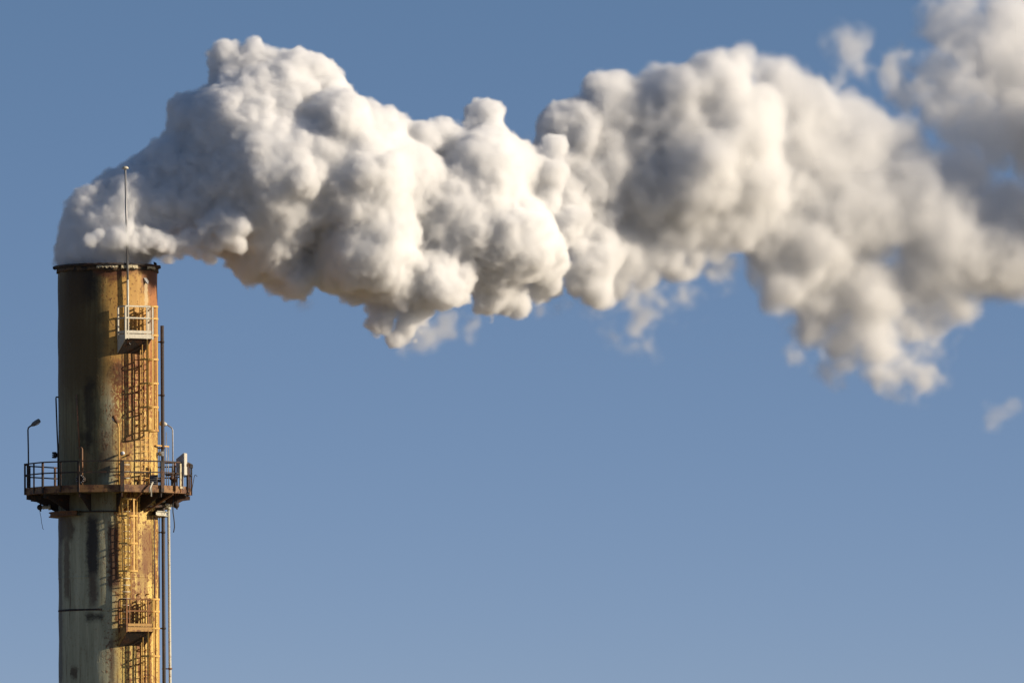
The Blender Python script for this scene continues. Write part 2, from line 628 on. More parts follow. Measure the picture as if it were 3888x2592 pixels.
ring_beam(RC + .03, RP - .05, z_deck - .05, z_deck).build("deck", M['rusty_dark'], walk)
ring_beam(RP - .048, RP, z_deck - .02, z_deck + .13).build("toe_board", M['rim'], walk)
ring_beam(RP - .10, RP + .02, z_deck - .18, z_deck - .024).build("edge_beam", M['rim'], walk)
for nm, zz in (("handrail", 1.16), ("mid_rail", .68)):
    b = MB()
    for k in range(NV):
        a0, a1 = ang[k], ang[(k + 1) % NV]
        b.bar(pol(RP + .05, a0, z_deck + zz), pol(RP + .05, a1, z_deck + zz), .06, .055)
    b.build(nm, M['rusty_dark'], walk)
for k, a in enumerate(ang):
    w = .17 if a in (12, 42) else .085
    n_ = pol(1, a)
    t_ = Vector((-n_.y, n_.x, 0))
    MB().box(pol(RP + .035, a, z_deck + .485), w, .07, 1.32, (t_, n_, (0, 0, 1))).build("post", M['rusty_dark'], walk)
    p = [pol(RC + .03, a, z_deck - .21), pol(RP - .03, a, z_deck - .21), pol(RP - .03, a, z_deck - .38), pol(RP - .35, a, z_deck - .42), pol(RC + .03, a, z_deck - .98)]
    MB().prism(p, t_ * .05).build("bracket", M['rusty_dark'], walk)
for a in (57, 64, -33, -63, -123, -93, 87, 117):
    n_ = pol(1, a)
    t_ = Vector((-n_.y, n_.x, 0))
    rr = RP * math.cos(R_(15)) / math.cos(R_(((a - 12) % 30) - 15)) + .03
    MB().box(pol(rr, a, z_deck + .5), .07, .05, 1.3, (t_, n_, (0, 0, 1))).build("post", M['rusty_dark'] if a < 50 else M['rusty'], walk)
# diagonal struts under the deck at the front right
for a in (27, 57):
    MB().bar(pol(RP - .2, a, z_deck - .22), pol(RC + .03, a - 6, z_deck - .95), .07, .07).build("strut", M['rusty'], walk)


# ------------------------------------------------------------------ caged ladders
def ladder(name, label, phi, z0, z1, hoops, mat, rungmat, wide=.5, cage_r=.38, bars_to=None, cage_c=.33, deg0=0):
    root = empty(name, pol(RC + .18, phi, z0))
    tag(root, label, "ladder", "caged ladders on the chimney")
    n_ = pol(1, phi)
    t_ = Vector((-n_.y, n_.x, 0))
    c0 = pol(RC + .18, phi)
    for s in (-1, 1):
        b = MB().bar(c0 + t_ * wide / 2 * s + Vector((0, 0, z0)), c0 + t_ * wide / 2 * s + Vector((0, 0, z1)), .022, .06, n_)
        b.build("stile", mat, root)
    zr = z0 + .2
    proto = None
    while zr < z1 - .05:
        if proto is None:
            proto = MB().tube([c0 + t_ * -wide / 2 + Vector((0, 0, zr)), c0 + t_ * wide / 2 + Vector((0, 0, zr))], .021, 6).build("rung", rungmat, root)
            zb = zr
        else:
            o = proto.copy()
            link(o)
            o.location.z = proto.location.z + (zr - zb)
        zr += .29
    for q in range(int((z1 - z0) / 2.4) + 1):
        zb_ = z0 + .4 + q * 2.4
        for s in (-1, 1):
            MB().bar(pol(RC - .05, phi, zb_) + t_ * wide / 2 * s, c0 + t_ * wide / 2 * s + Vector((0, 0, zb_)), .05, .05).build("stand_off", mat, root)
    cc = c0 + n_ * cage_c

    def hoop_pt(g, z):
        return cc + n_ * (cage_r * math.cos(g)) + t_ * (cage_r * math.sin(g)) + Vector((0, 0, z))
    for zh in hoops:
        b = MB()
        pts = [c0 + t_ * wide / 2 + Vector((0, 0, zh))] + [hoop_pt(R_(115 - i * 230 / 18), zh) for i in range(19)] + [c0 - t_ * wide / 2 + Vector((0, 0, zh))]
        for p, q in zip(pts, pts[1:]):
            b.bar(p, q, .014, .078)
        b.build("hoop", mat, root)
    for g in (-105, -60, -20, 20, 60, 105):
        zt = max(hoops)
        zb2 = min(hoops)
        p = hoop_pt(R_(g), 0)
        d = n_ * math.cos(R_(g)) + t_ * math.sin(R_(g))
        MB().box(p - d * .016 + Vector((0, 0, (zt + zb2) / 2)), .075, .016, zt - zb2 + .02, (Vector((-d.y, d.x, 0)), d, (0, 0, 1))).build("cage_bar", mat, root)
    return root


PH3 = 45
yl = -1.75
ladder("caged_ladder", "yellow caged ladder climbing from the ringed walkway to the cream balcony", PH3, z_deck, Z(1160, yl),
       [Z(p, yl) for p in (1167, 1213, 1276, 1367, 1458, 1548, 1637)], M['yellow'], M['yellow'])
ladder("caged_ladder", "yellow caged ladder between the rusty balcony and the underside of the ringed walkway", 21, Z(2390, -2.2), Z(1752, -2.2),
       [Z(p, -2.4) for p in (1895, 1959, 2063.6, 2168)], M['yellow'], M['cream'], .46, .41, cage_c=.36)
ladder("caged_ladder", "yellow caged ladder running from the rusty balcony down out of the photo", PH3, 0.0, Z(2268, yl),
       [Z(p, yl) for p in (2276, 2322, 2386, 2491, 2600, 2710, 2820, 2930, 3040)], M['yellow'], M['yellow'], cage_r=.40)


# ------------------------------------------------------------------ balconies
def balcony(label, py_floor, px_l, mats, phi=30.0, d=.74, w=1.32):
    frame, plate, under = mats
    n_ = pol(1, phi)
    t_ = Vector((-n_.y, n_.x, 0))
    z = Z(py_floor, -2.6)
    ro = RC + .02 + d
    root = empty("balcony", pol(ro - d / 2, phi, z))
    tag(root, label, "balcony", "small balconies on the chimney")
    up = Vector((0, 0, 1))

    def at(s, o, h):          # s along the front, o outwards from wall, h up
        return n_ * (RC + .02 + o) + t_ * s + Vector((0, 0, z + h))
    MB().box(at(0, d / 2 - .02, -.02), w - .06, d, .04, (t_, n_, up)).build("floor", under, root)
    MB().box(at(0, d + .015, -.115), w, .03, .19, (t_, n_, up)).build("front_beam", plate, root, .004)
    b = MB()
    b.box(at(0, d + .012, .075), w - .12, .02, .12, (t_, n_, up))
    b.box(at(-w / 2 + .02, d / 2, .075), .02, d - .06, .12, (t_, n_, up))
    b.build("toe_board", plate, root)
    for s in (-1, 1):         # triangular side plates under the floor
        p = [at(s * (w / 2 - .03), -.05, -.02), at(s * (w / 2 - .03), d, -.02), at(s * (w / 2 - .03), d, -.20), at(s * (w / 2 - .03), -.05, -.82)]
        MB().prism(p, t_ * .02).build("side_plate", plate, root)
    p = [at(0, d - .02, -.205), at(0, d - .03, -.22), at(0, -.05, -.85), at(0, -.05, -.83)]
    MB().prism(p, t_ * (w - .1)).build("sloping_underside", under, root)
    for nm, h in (("handrail", 1.19), ("mid_rail", .68)):
        b = MB()
        b.bar(at(-w / 2, d, h), at(w / 2, d, h), .04, .06)
        b.bar(at(-w / 2, d - .022, h), at(-w / 2, .05, h), .04, .06)
        b.bar(at(w / 2, d - .022, h), at(w / 2, .35, h), .04, .06)
        b.build(nm, frame, root)
    for s, o, ww in ((-w / 2, d + .004, .075), (w / 2, d + .004, .075), (-w / 2 + .15, d, .045), (w / 2 - .27, d, .045), (-w / 2, .06, .06), (w / 2, .33, .10), (w / 2, d * .72, .05)):
        MB().box(at(s, o, .47), ww, .075 if ww > .05 else .03, 1.42, (t_, n_, up)).build("post", frame, root)
    return root, at


bal1, at1 = balcony("pale cream-painted balcony with open railing just below the chimney top", 1267, 476, (M['cream'], M['cream'], M['rusty_dark']))
bal2, at2 = balcony("rusty brown balcony with dark railing low on the chimney", 2378, 487, (M['rusty'], M['rustgold'], M['rusty_dark']))
# cable loop under the upper balcony
b = MB()
pts = [at1(-.42 + .28 * i / 14, .55 - .2 * (i / 14), -.28 - .16 * math.sin(math.pi * i / 14)) + Vector((0, 0, -.02 * i / 14)) for i in range(15)]
b.tube(pts, .014, 6)
tag(b.build("hanging_cable", M['galv']), "short pale cable looped beneath the cream balcony", "cable")

# ------------------------------------------------------------------ lightning mast
mb_ = P(485.6, 1256, -2.12)
mast = empty("lightning_mast", mb_)
tag(mast, "thin pale mast with mushroom cap rising in front of the chimney mouth", "mast")
p1, p2, p3 = mb_, P(485, 1062, -2.14), P(475.5, 640, -2.2)
p1z, p2z, p3z = p1, Vector((p1.x, p1.y - .01, p2.z)), Vector((p3.x, p3.y, p3.z))
MB().tube([p1z, p2z], .055, 12).build("lower_tube", M['cream'], mast)
MB().tube([p2z, p3z], [.050, .044], 12).build("upper_tube", M['galv'], mast)
MB().lathe([(.0, .10), (.07, .095), (.125, .06), (.15, .01), (.135, -.02), (.05, -.035), (.0, -.035)], 20, p3z).build("mushroom_cap", M['cream'], mast)
for zz in (p2z.z - .05, p1.z + .4):
    q = Vector((p1z.x, p1z.y, zz))
    MB().bar(q, Vector((q.x, -math.sqrt(RC ** 2 - q.x ** 2) + .03, zz)), .06, .05).build("clamp", M['rusty_dark'], mast)


# ------------------------------------------------------------------ lamps on the walkway
def lamp(label, px, py0, pts, head_end, y, mat, headmat, r=.034):
    root = empty("walkway_lamp", P(px, py0, y))
    tag(root, label, "lamp", "lamps on the walkway railing")
    base = P(px, py0, y)
    pp = [P(a, b_, y) for a, b_ in pts]
    pole = [base] + [pp[0].lerp(base, .05)] + pp
    MB().tube(pole, r, 10).build("pole", mat, root)
    a, e = pp[-1], P(*head_end, y)
    d = (e - a)
    b = MB()
    b.tube([a - d * .1, a, a + d * .2, a + d * .6, a + d * .93, e], [.03, .06, .095, .105, .095, .05], 14)
    h = b.build("lamp_head", headmat, root)
    n_ = d.cross(Vector((0, 1, 0))).normalized()
    if n_.z > 0:
        n_ = -n_
    q = MB()
    q.ball((0, 0, 0), 1, 14, 8)
    mt = Matrix((d.normalized(), Vector((0, 1, 0)), n_)).transposed()
    q.v = [tuple(mt @ Vector((v[0] * d.length * .33, v[1] * .075, v[2] * .05)) + a + d * .58 + n_ * .075) for v in q.v]
    q.build("lamp_glass", M['glass'], h)
    return root


lamp("dark lamp on a thin pole standing at the walkway's sky-backed outer end", 109, 1850, [(107.5, 1700), (106, 1632), (108, 1623), (114, 1618), (121, 1614)], (152, 1594), -.9, M['darkpipe'], M['lampgrey'])
lamp("orange rust-tinted lamp on a pole in front of the chimney face", 452.5, 1846, [(451.5, 1738), (450.5, 1620), (448, 1611), (445, 1604)], (430, 1577), -3.4, M['yellow'], M['rusty'])
lamp("silver lamp on a bent pole beside the white cabinet", 657, 1850, [(656.5, 1720), (655.5, 1632), (652, 1624), (644, 1618), (632, 1611)], (606, 1606), .6, M['galv'], M['whitebox'], .03)

# round bulkhead light beside the middle lamp
c = P(465, 1720, -2.5)
n_ = Vector((c.x, c.y, 0)).normalized()
wl = empty("wall_light", c)
tag(wl, "round white wall light on the chimney beside the rust-tinted lamp", "light")
b = MB().tube([c + n_ * -.35, c], .035, 8)
b.tube([c + n_ * -.02, c + n_ * .05], .115, 16)
b.build("housing", M['yellow'], wl)
MB().ball(c + n_ * .05, .09, 14, 8).build("lens", M['glass'], wl)

# ------------------------------------------------------------------ pipes
riser = empty("riser_pipe", (P(616, 1900, -.2).x, -.2, 0))
tag(riser, "long dark vertical pipe beside the chimney, its open top below the cream balcony", "pipe")
tp, bt = P(615.5, 1236, -.2), P(623, 2592, -.2)
dx = (bt - tp) * (tp.z / (tp.z - bt.z))
MB().tube([tp, tp + dx], .078, 16).build("tube", M['darkpipe'], riser)
for py in (1298, 1500, 1700, 2020, 2384, 2800):
    q = tp + dx * ((tp.z - P(618, py, -.2).z) / tp.z)
    b = MB().bar(q, Vector((RC - .03, q.y * .6, q.z)), .05, .05)
    b.tube([q + Vector((0, 0, -.04)), q + Vector((0, 0, .04))], .098, 16)
    b.build("bracket", M['rusty_dark'], riser)
p2_ = empty("downpipe", (P(644, 2000, -.15).x, -.15, 0))
tag(p2_, "pale cream pipe with rust marks dropping from the walkway at the chimney's outer side", "pipe")
tp, bt = P(640, 1930, -.15), P(646, 2592, -.15)
dx = (bt - tp) * (tp.z / (tp.z - bt.z))
MB().tube([tp, tp + dx], .062, 16).build("tube", M['creampipe'], p2_)
q = tp + dx * ((tp.z - P(645, 2537, -.15).z) / tp.z)
b = MB().bar(q + Vector((.10, 0, 0)), q + Vector((-.35, 0, 0)), .06, .05)
b.tube([q + Vector((0, 0, -.04)), q + Vector((0, 0, .04))], .085, 14)
b.build("pipe_clamp", M['rusty'], p2_)
b = MB().tube([tp + Vector((0, 0, -.05)), tp + Vector((0, 0, .06))], .10, 16)
b.tube([tp + Vector((0, 0, .05)), tp + Vector((0, 0, .14)), tp + Vector((-.06, 0, .22)), tp + Vector((-.4, 0, .24))], .06, 12)
b.build("elbow", M['creampipe'], p2_)
# thin conduit from the ring down to the rusty balcony
y_ = -math.sqrt(RC ** 2 - 1.98 ** 2) - .05
cd = MB().tube([P(585, 1955, -1.0), P(585.5, 2100, -1.0), P(586, 2285, -1.0)], .028, 8)
tag(cd.build("conduit", M['darkpipe']), "thin dark conduit running down the lit chimney wall to the rusty balcony", "conduit")
# ground wire behind the tall pipe
cd = MB().tube([P(603, 1560, .2), P(604.5, 1700, .2), P(605, 1960, .2), P(606, 2270, .2)], .018, 6)
tag(cd.build("cable", M['black']), "thin black cable between the chimney edge and the dark pipe", "cable")

# sampling lances: thin rusty pipes leaning on the shell
c0 = [P(290, 1496, -1.86), P(297, 1620, -1.90), P(302, 1698, -1.95)]
ln = empty("sampling_pipe", P(311, 1846, -2.2))
tag(ln, "thin rusty pipe with an elbow rising in front of the shaded chimney wall", "pipe", "thin pipes above the walkway")
MB().tube(c0, .036, 8).build("upper_tube", M['lance'], ln)
MB().tube([P(302, 1698, -1.95), P(310, 1699, -2.0), P(312, 1704, -2.02), P(312, 1846, -2.2)], .04, 8).build("lower_tube", M['lance'], ln)
MB().tube([P(293, 1699, -1.97), P(303, 1699, -1.97), P(303, 1740, -1.99)], .03, 8).build("branch", M['lance'], ln)
ln = empty("sampling_pipe", P(219, 1705, -.3))
tag(ln, "thin dark pipe standing off the chimney's sky-backed shaded edge above the walkway", "pipe", "thin pipes above the walkway")
MB().tube([P(222, 1507, -.3), P(213, 1507, -.3), P(212.5, 1512, -.3), P(217, 1640, -.3), P(220, 1705, -.3), P(221, 1846, -.3)], .034, 8).build("tube", M['darkpipe'], ln)

# ------------------------------------------------------------------ ports, valves, boxes on the walkway
def flange(label, c, n_, r, mat, boltmat, name="sampling_port"):
    root = empty(name, c)
    tag(root, label, "pipe port")
    n_ = Vector(n_).normalized()
    b = MB().tube([c - n_ * .35, c], r * .68, 18)
    b.tube([c, c + n_ * .05], r, 24)
    b.tube([c + n_ * .055, c + n_ * .10], r, 24)
    b.build("flange", mat, root)
    t_ = Vector((-n_.y, n_.x, 0)).normalized()
    u_ = n_.cross(t_)
    for k in range(10):
        a = 2 * math.pi * k / 10
        q = c + (t_ * math.cos(a) + u_ * math.sin(a)) * r * .84
        MB().tube([q - n_ * .03, q + n_ * .16], .022, 6).build("bolt", boltmat, root)
    return root


c = P(307, 1818, -2.3)
flange("round flanged port with bright bolts on the shaded chimney wall above the walkway", c, (-.3, -1, 0), .19, M['rusty_dark'], M['galv'])
c = P(212, 1727, .1)
flange("small bolted port sticking out of the chimney's shaded sky-backed edge", c, (-1, -.15, 0), .14, M['darkpipe'], M['darkpipe'])
c = P(607, 1722, -.4)
flange("small bolted port between the chimney's sunlit edge and the dark pipe", c, (1, -.2, 0), .10, M['galv'], M['galv'])

# motor unit standing on deck
c = P(583, 1822, -2.35)
un = empty("motor_unit", Vector((c.x, c.y, z_deck)))
tag(un, "dark squat motor unit with a side shaft standing on the walkway at the ladder foot", "motor")
b = MB().box((c.x, c.y, z_deck + .30), .34, .30, .58)
b.build("housing", M['darkpipe'], un, .03)
MB().tube([(c.x + .15, c.y, z_deck + .33), (c.x + .42, c.y, z_deck + .33)], .06, 12).build("shaft", M['rusty_dark'], un)
MB().tube([(c.x + .40, c.y, z_deck + .33), (c.x + .44, c.y, z_deck + .33)], .10, 14).build("coupling", M['rusty_dark'], un)
b = MB()
for i in range(5):
    b.box((c.x, c.y - .16, z_deck + .15 + .08 * i), .28, .03, .02)
b.build("cooling_fins", M['galv'], un)

# valve on a pipe between the dark pipe and the cabinet
c = P(655, 1815, .2)
vl = empty("valve", Vector((c.x, c.y, z_deck)))
tag(vl, "dark hand valve on a thin upright pipe left of the white cabinet", "valve")
MB().tube([(c.x - .04, c.y, z_deck), (c.x - .04, c.y, z_deck + .82)], .03, 8).build("stem", M['rusty_dark'], vl)
b = MB().ball((c.x - .04, c.y, c.z), .09, 12, 8)
b.ball((c.x + .1, c.y, c.z - .09), .10, 12, 8)
b.tube([(c.x - .05, c.y, c.z + .1), (c.x + .02, c.y, c.z - .02), (c.x + .2, c.y, c.z - .1)], .05, 10)
b.build("body", M['rusty_dark'], vl)
MB().tube([(c.x - .3, c.y, c.z + .12), (c.x + .18, c.y, c.z + .14)], .028, 8).build("crossbar", M['rusty_dark'], vl)
hw = MB()
for i in range(16):
    a0, a1 = 2 * math.pi * i / 16, 2 * math.pi * (i + 1) / 16
    hw.tube([(c.x - .04 + .1 * math.cos(a0), c.y + .1 * math.sin(a0), c.z + .22), (c.x - .04 + .1 * math.cos(a1), c.y + .1 * math.sin(a1), c.z + .22)], .014, 6, False)
hw.build("handwheel", M['rusty_dark'], vl)

# pipe rack frame and thin uprights left of the cabinet
fr = empty("pipe_stand", Vector((P(640, 1850, .6).x, .6, z_deck)))
tag(fr, "thin rusty pipe stand rising between the dark pipe and the white cabinet", "pipe stand")
for px, py in ((632, 1640), (640, 1690)):
    a = P(px, 1850, .6)
    MB().tube([(a.x, .6, z_deck), (a.x, .6, P(px, py, .6).z)], .018, 6).build("upright", M['galv'], fr)
a, b_ = P(592, 1690, -.8), P(640, 1690, .4)
MB().bar((a.x, a.y, a.z), (b_.x, b_.y, a.z), .05, .05).build("cross_bar", M['yellow'], fr)
for py in (1757, 1800):
    a, b_ = P(622, py, .6), P(672, py, .6)
    MB().tube([a, b_], .028, 8).build("rail", M['rusty_dark'], fr)

# white cabinet
ca = 66.0
n_ = pol(1, ca)
t_ = Vector((-n_.y, n_.x, 0))
c = P(690, 1790, -1.45)
cab = empty("cabinet", Vector((c.x, c.y, z_deck)))
tag(cab, "white weathered cabinet with sloping top standing at the walkway's sunlit outer end", "cabinet")
base = Vector((c.x, c.y, 0))
zt, zb = Z(1721, -1.4), Z(1806, -1.4)
pr = [base + n_ * .17 + Vector((0, 0, zt)), base + n_ * .17 + Vector((0, 0, zb)), base - n_ * .20 + Vector((0, 0, zb)), base - n_ * .20 + Vector((0, 0, zt - .26))]
MB().prism(pr, t_ * .30).build("body", M['galv'], cab, .008)
MB().box(base + n_ * .185 + Vector((0, 0, (zt + zb) / 2)), .28, .026, zt - zb - .04, (t_, n_, (0, 0, 1))).build("door", M['whitebox'], cab, .006)
MB().box(base + n_ * .21 + t_ * .09 + Vector((0, 0, (zt + zb) / 2 - .05)), .03, .03, .12, (t_, n_, (0, 0, 1))).build("door_handle", M['rusty_dark'], cab)
for s in (-1, 1):
    MB().box(base + t_ * .11 * s + Vector((0, 0, (zb + z_deck) / 2)), .05, .05, zb - z_deck, (t_, n_, (0, 0, 1))).build("leg", M['galv'], cab)
# narrow cream post panel beside the cabinet
c = P(685, 1800, -2.0)
pn = MB().box((c.x, c.y, z_deck + .60), .13, .05, .98, (pol(1, 150), pol(1, 60), (0, 0, 1)))
pn.box((c.x, c.y, z_deck + .05), .2, .1, .1, (pol(1, 150), pol(1, 60), (0, 0, 1)))
tag(pn.build("panel", M['peel'], None, .006), "narrow pale upright panel on the walkway railing beside the white cabinet", "panel")
c = P(727, 1770, -.7)
jb = empty("junction_box", c)
tag(jb, "small dark junction box on the railing at the walkway's sunlit outer end", "box")
MB().box(c, .13, .12, .16).build("housing", M['darkpipe'], jb, .01)
MB().box(c + Vector((0, -.066, 0)), .10, .012, .13).build("cover", M['lampgrey'], jb)
MB().tube([c + Vector((0, 0, -.08)), c + Vector((-.01, 0, -.3)), c + Vector((-.04, 0, -.5))], .014, 6).build("lead", M['black'], jb)

# bent hook rod and cables
h = MB().tube([P(728, 1862, -.9), P(732, 1840, -.9), P(737, 1812, -.9), P(739.5, 1803, -.9), P(743, 1802, -.9), P(749, 1808, -.9)], .016, 6)
tag(h.build("hook", M['darkpipe']), "bent thin hook rod at the walkway's sunlit outer end", "hook")
h = MB().tube([P(700 + 2 * i, 1874 + 10 * math.sin(math.pi * min(1, i / 9)) ** .6 - (0 if i < 8 else (i - 8) * 4), -1.2) for i in range(11)], .03, 8)
tag(h.build("cable_loop", M['black']), "dark cable looping beneath the edge beam under the white cabinet", "cable")
h = MB().tube([P(*q, -1.0) for q in ((656, 1830), (657, 1870), (656.5, 1930), (657, 1945), (660, 1965), (662, 1985), (662.5, 2000), (660, 2015), (658.5, 2020))], .024, 8)
tag(h.build("dangling_cable", M['black']), "dark thick cable dangling below the walkway past the cream pipe", "cable")
h = MB().tube([P(*q, -.6) for q in ((150, 1930), (152, 1945), (156, 1965), (158, 1985), (161, 1995), (162, 2005), (166, 2009))], .012, 6)
tag(h.build("dangling_wire", M['lampgrey']), "thin pale wire dangling below the walkway's shaded sky-backed end", "wire")
h = MB().tube([P(*q, -3.5) for q in ((435, 1828), (432, 1838), (437, 1848), (447, 1854))], .014, 6)
tag(h.build("slack_wire", M['lampgrey']), "thin slack wire drooping at the front railing below the rust-tinted lamp", "wire")
h = MB().bar(P(575, 1832, -2.9), P(575, 1884, -3.1), .05, .03)
h.tube([P(580, 1830, -3.0), P(570, 1850, -3.2), P(567, 1868, -3.2)], .04, 8)
tag(h.build("drain_spout", M['creampipe']), "pale spout hanging over the front edge beam below the motor unit", "spout")


# round-ended stub pipes slung below the walkway
def stub(label, px, py, inner_px, y, rodpy, mat, r):
    c = P(px, py, y)
    root = empty("trolley_pipe", c)
    tag(root, label, "pipe", "round-ended pipes slung under the walkway")
    MB().ball(c, r, 16, 10).build("round_end", M['rusty_dark'], root)
    e = P(inner_px, py, y)
    b = MB().tube([c, e], .075, 12)
    b.tube([c.lerp(e, .3), c.lerp(e, .36)], .10, 12)
    b.tube([c.lerp(e, .8), e], .12, 12)
    b.build("tube", mat, root)
    MB().tube([P(px + 3, rodpy, y), P(px + 3, py + 16, y)], .034, 8).build("hanger_rod", M['rusty_dark'], root)


stub("round-ended stub pipe hung under the walkway's shaded sky-backed end", 151, 1925, 192, -.6, 1885, M['creampipe'], .125)
stub("round-ended stub pipe hung under the walkway beside the cream pipe", 669, 1917, 628, -.7, 1800, M['creampipe'], .14)
# gear under the walkway at right: short pipe run with fittings
gr = empty("pipe_run", P(600, 1915, -1.0))
tag(gr, "short pipe run with pale fittings tucked under the walkway above the cream ring", "pipes")
MB().tube([P(545, 1925, -1.6), P(600, 1922, -1.2), P(636, 1916, -.6)], .06, 10).build("tube", M['rusty_dark'], gr)
for px, py in ((556, 1917), (620, 1902), (634, 1915)):
    c = P(px, py, -1.55 if px < 600 else -.9)
    MB().ball(c, .085, 12, 8, (1.3, 1, .8)).build("fitting", M['creampipe'], gr)
# ------------------------------------------------------------------ steam plume
TH = math.atan(.42)               # the wind carries it away from the camera as it drifts
CT, ST = math.cos(TH), math.sin(TH)
LO, HI = np.array((-3.2, -12.5, 22.4)), np.array((56.0, 6.2, 45.0))   # along the wind, across it, height


class Grid:
    """A box of density cells in the plume's own axes."""

    def __init__(self, lo, hi, h):
        self.lo, self.h = np.array(lo, float), h
        self.n = tuple(int((b - a) / h) for a, b in zip(lo, hi))
        self.ax = [np.float32(o + h * (np.arange(n) + .5)) for o, n in zip(self.lo, self.n)]


FINE = .06
VPX = FW / 2352.0                 # the outline below was measured on a 2352-pixel-wide view


def to_local(p):
    """world point -> (along the wind, across it, height)"""
    return (p[0] * CT + p[1] * ST, -p[0] * ST + p[1] * CT, p[2])


def puff(vx, vy, vr, dy):
    # the first head swells towards the camera, the next ones lie ever farther back
    dy += float(np.interp(vx, (450, 800, 1000, 1300, 1420, 1600, 1800, 1900, 2100), (0, -2.9, -2.9, -2.3, -.6, -1.4, -1.4, .3, 0)))
    d = ray(vx * VPX, vy * VPX)
    # vertical plane through the chimney axis along the wind, moved dy metres in y
    t = ((EYE.y - dy) * CT - EYE.x * ST) / (d.x * ST - d.y * CT)
    p = EYE + d * t
    r = vr * VPX * SPX * (p - EYE).length / DIST
    return (*to_local(p), r)


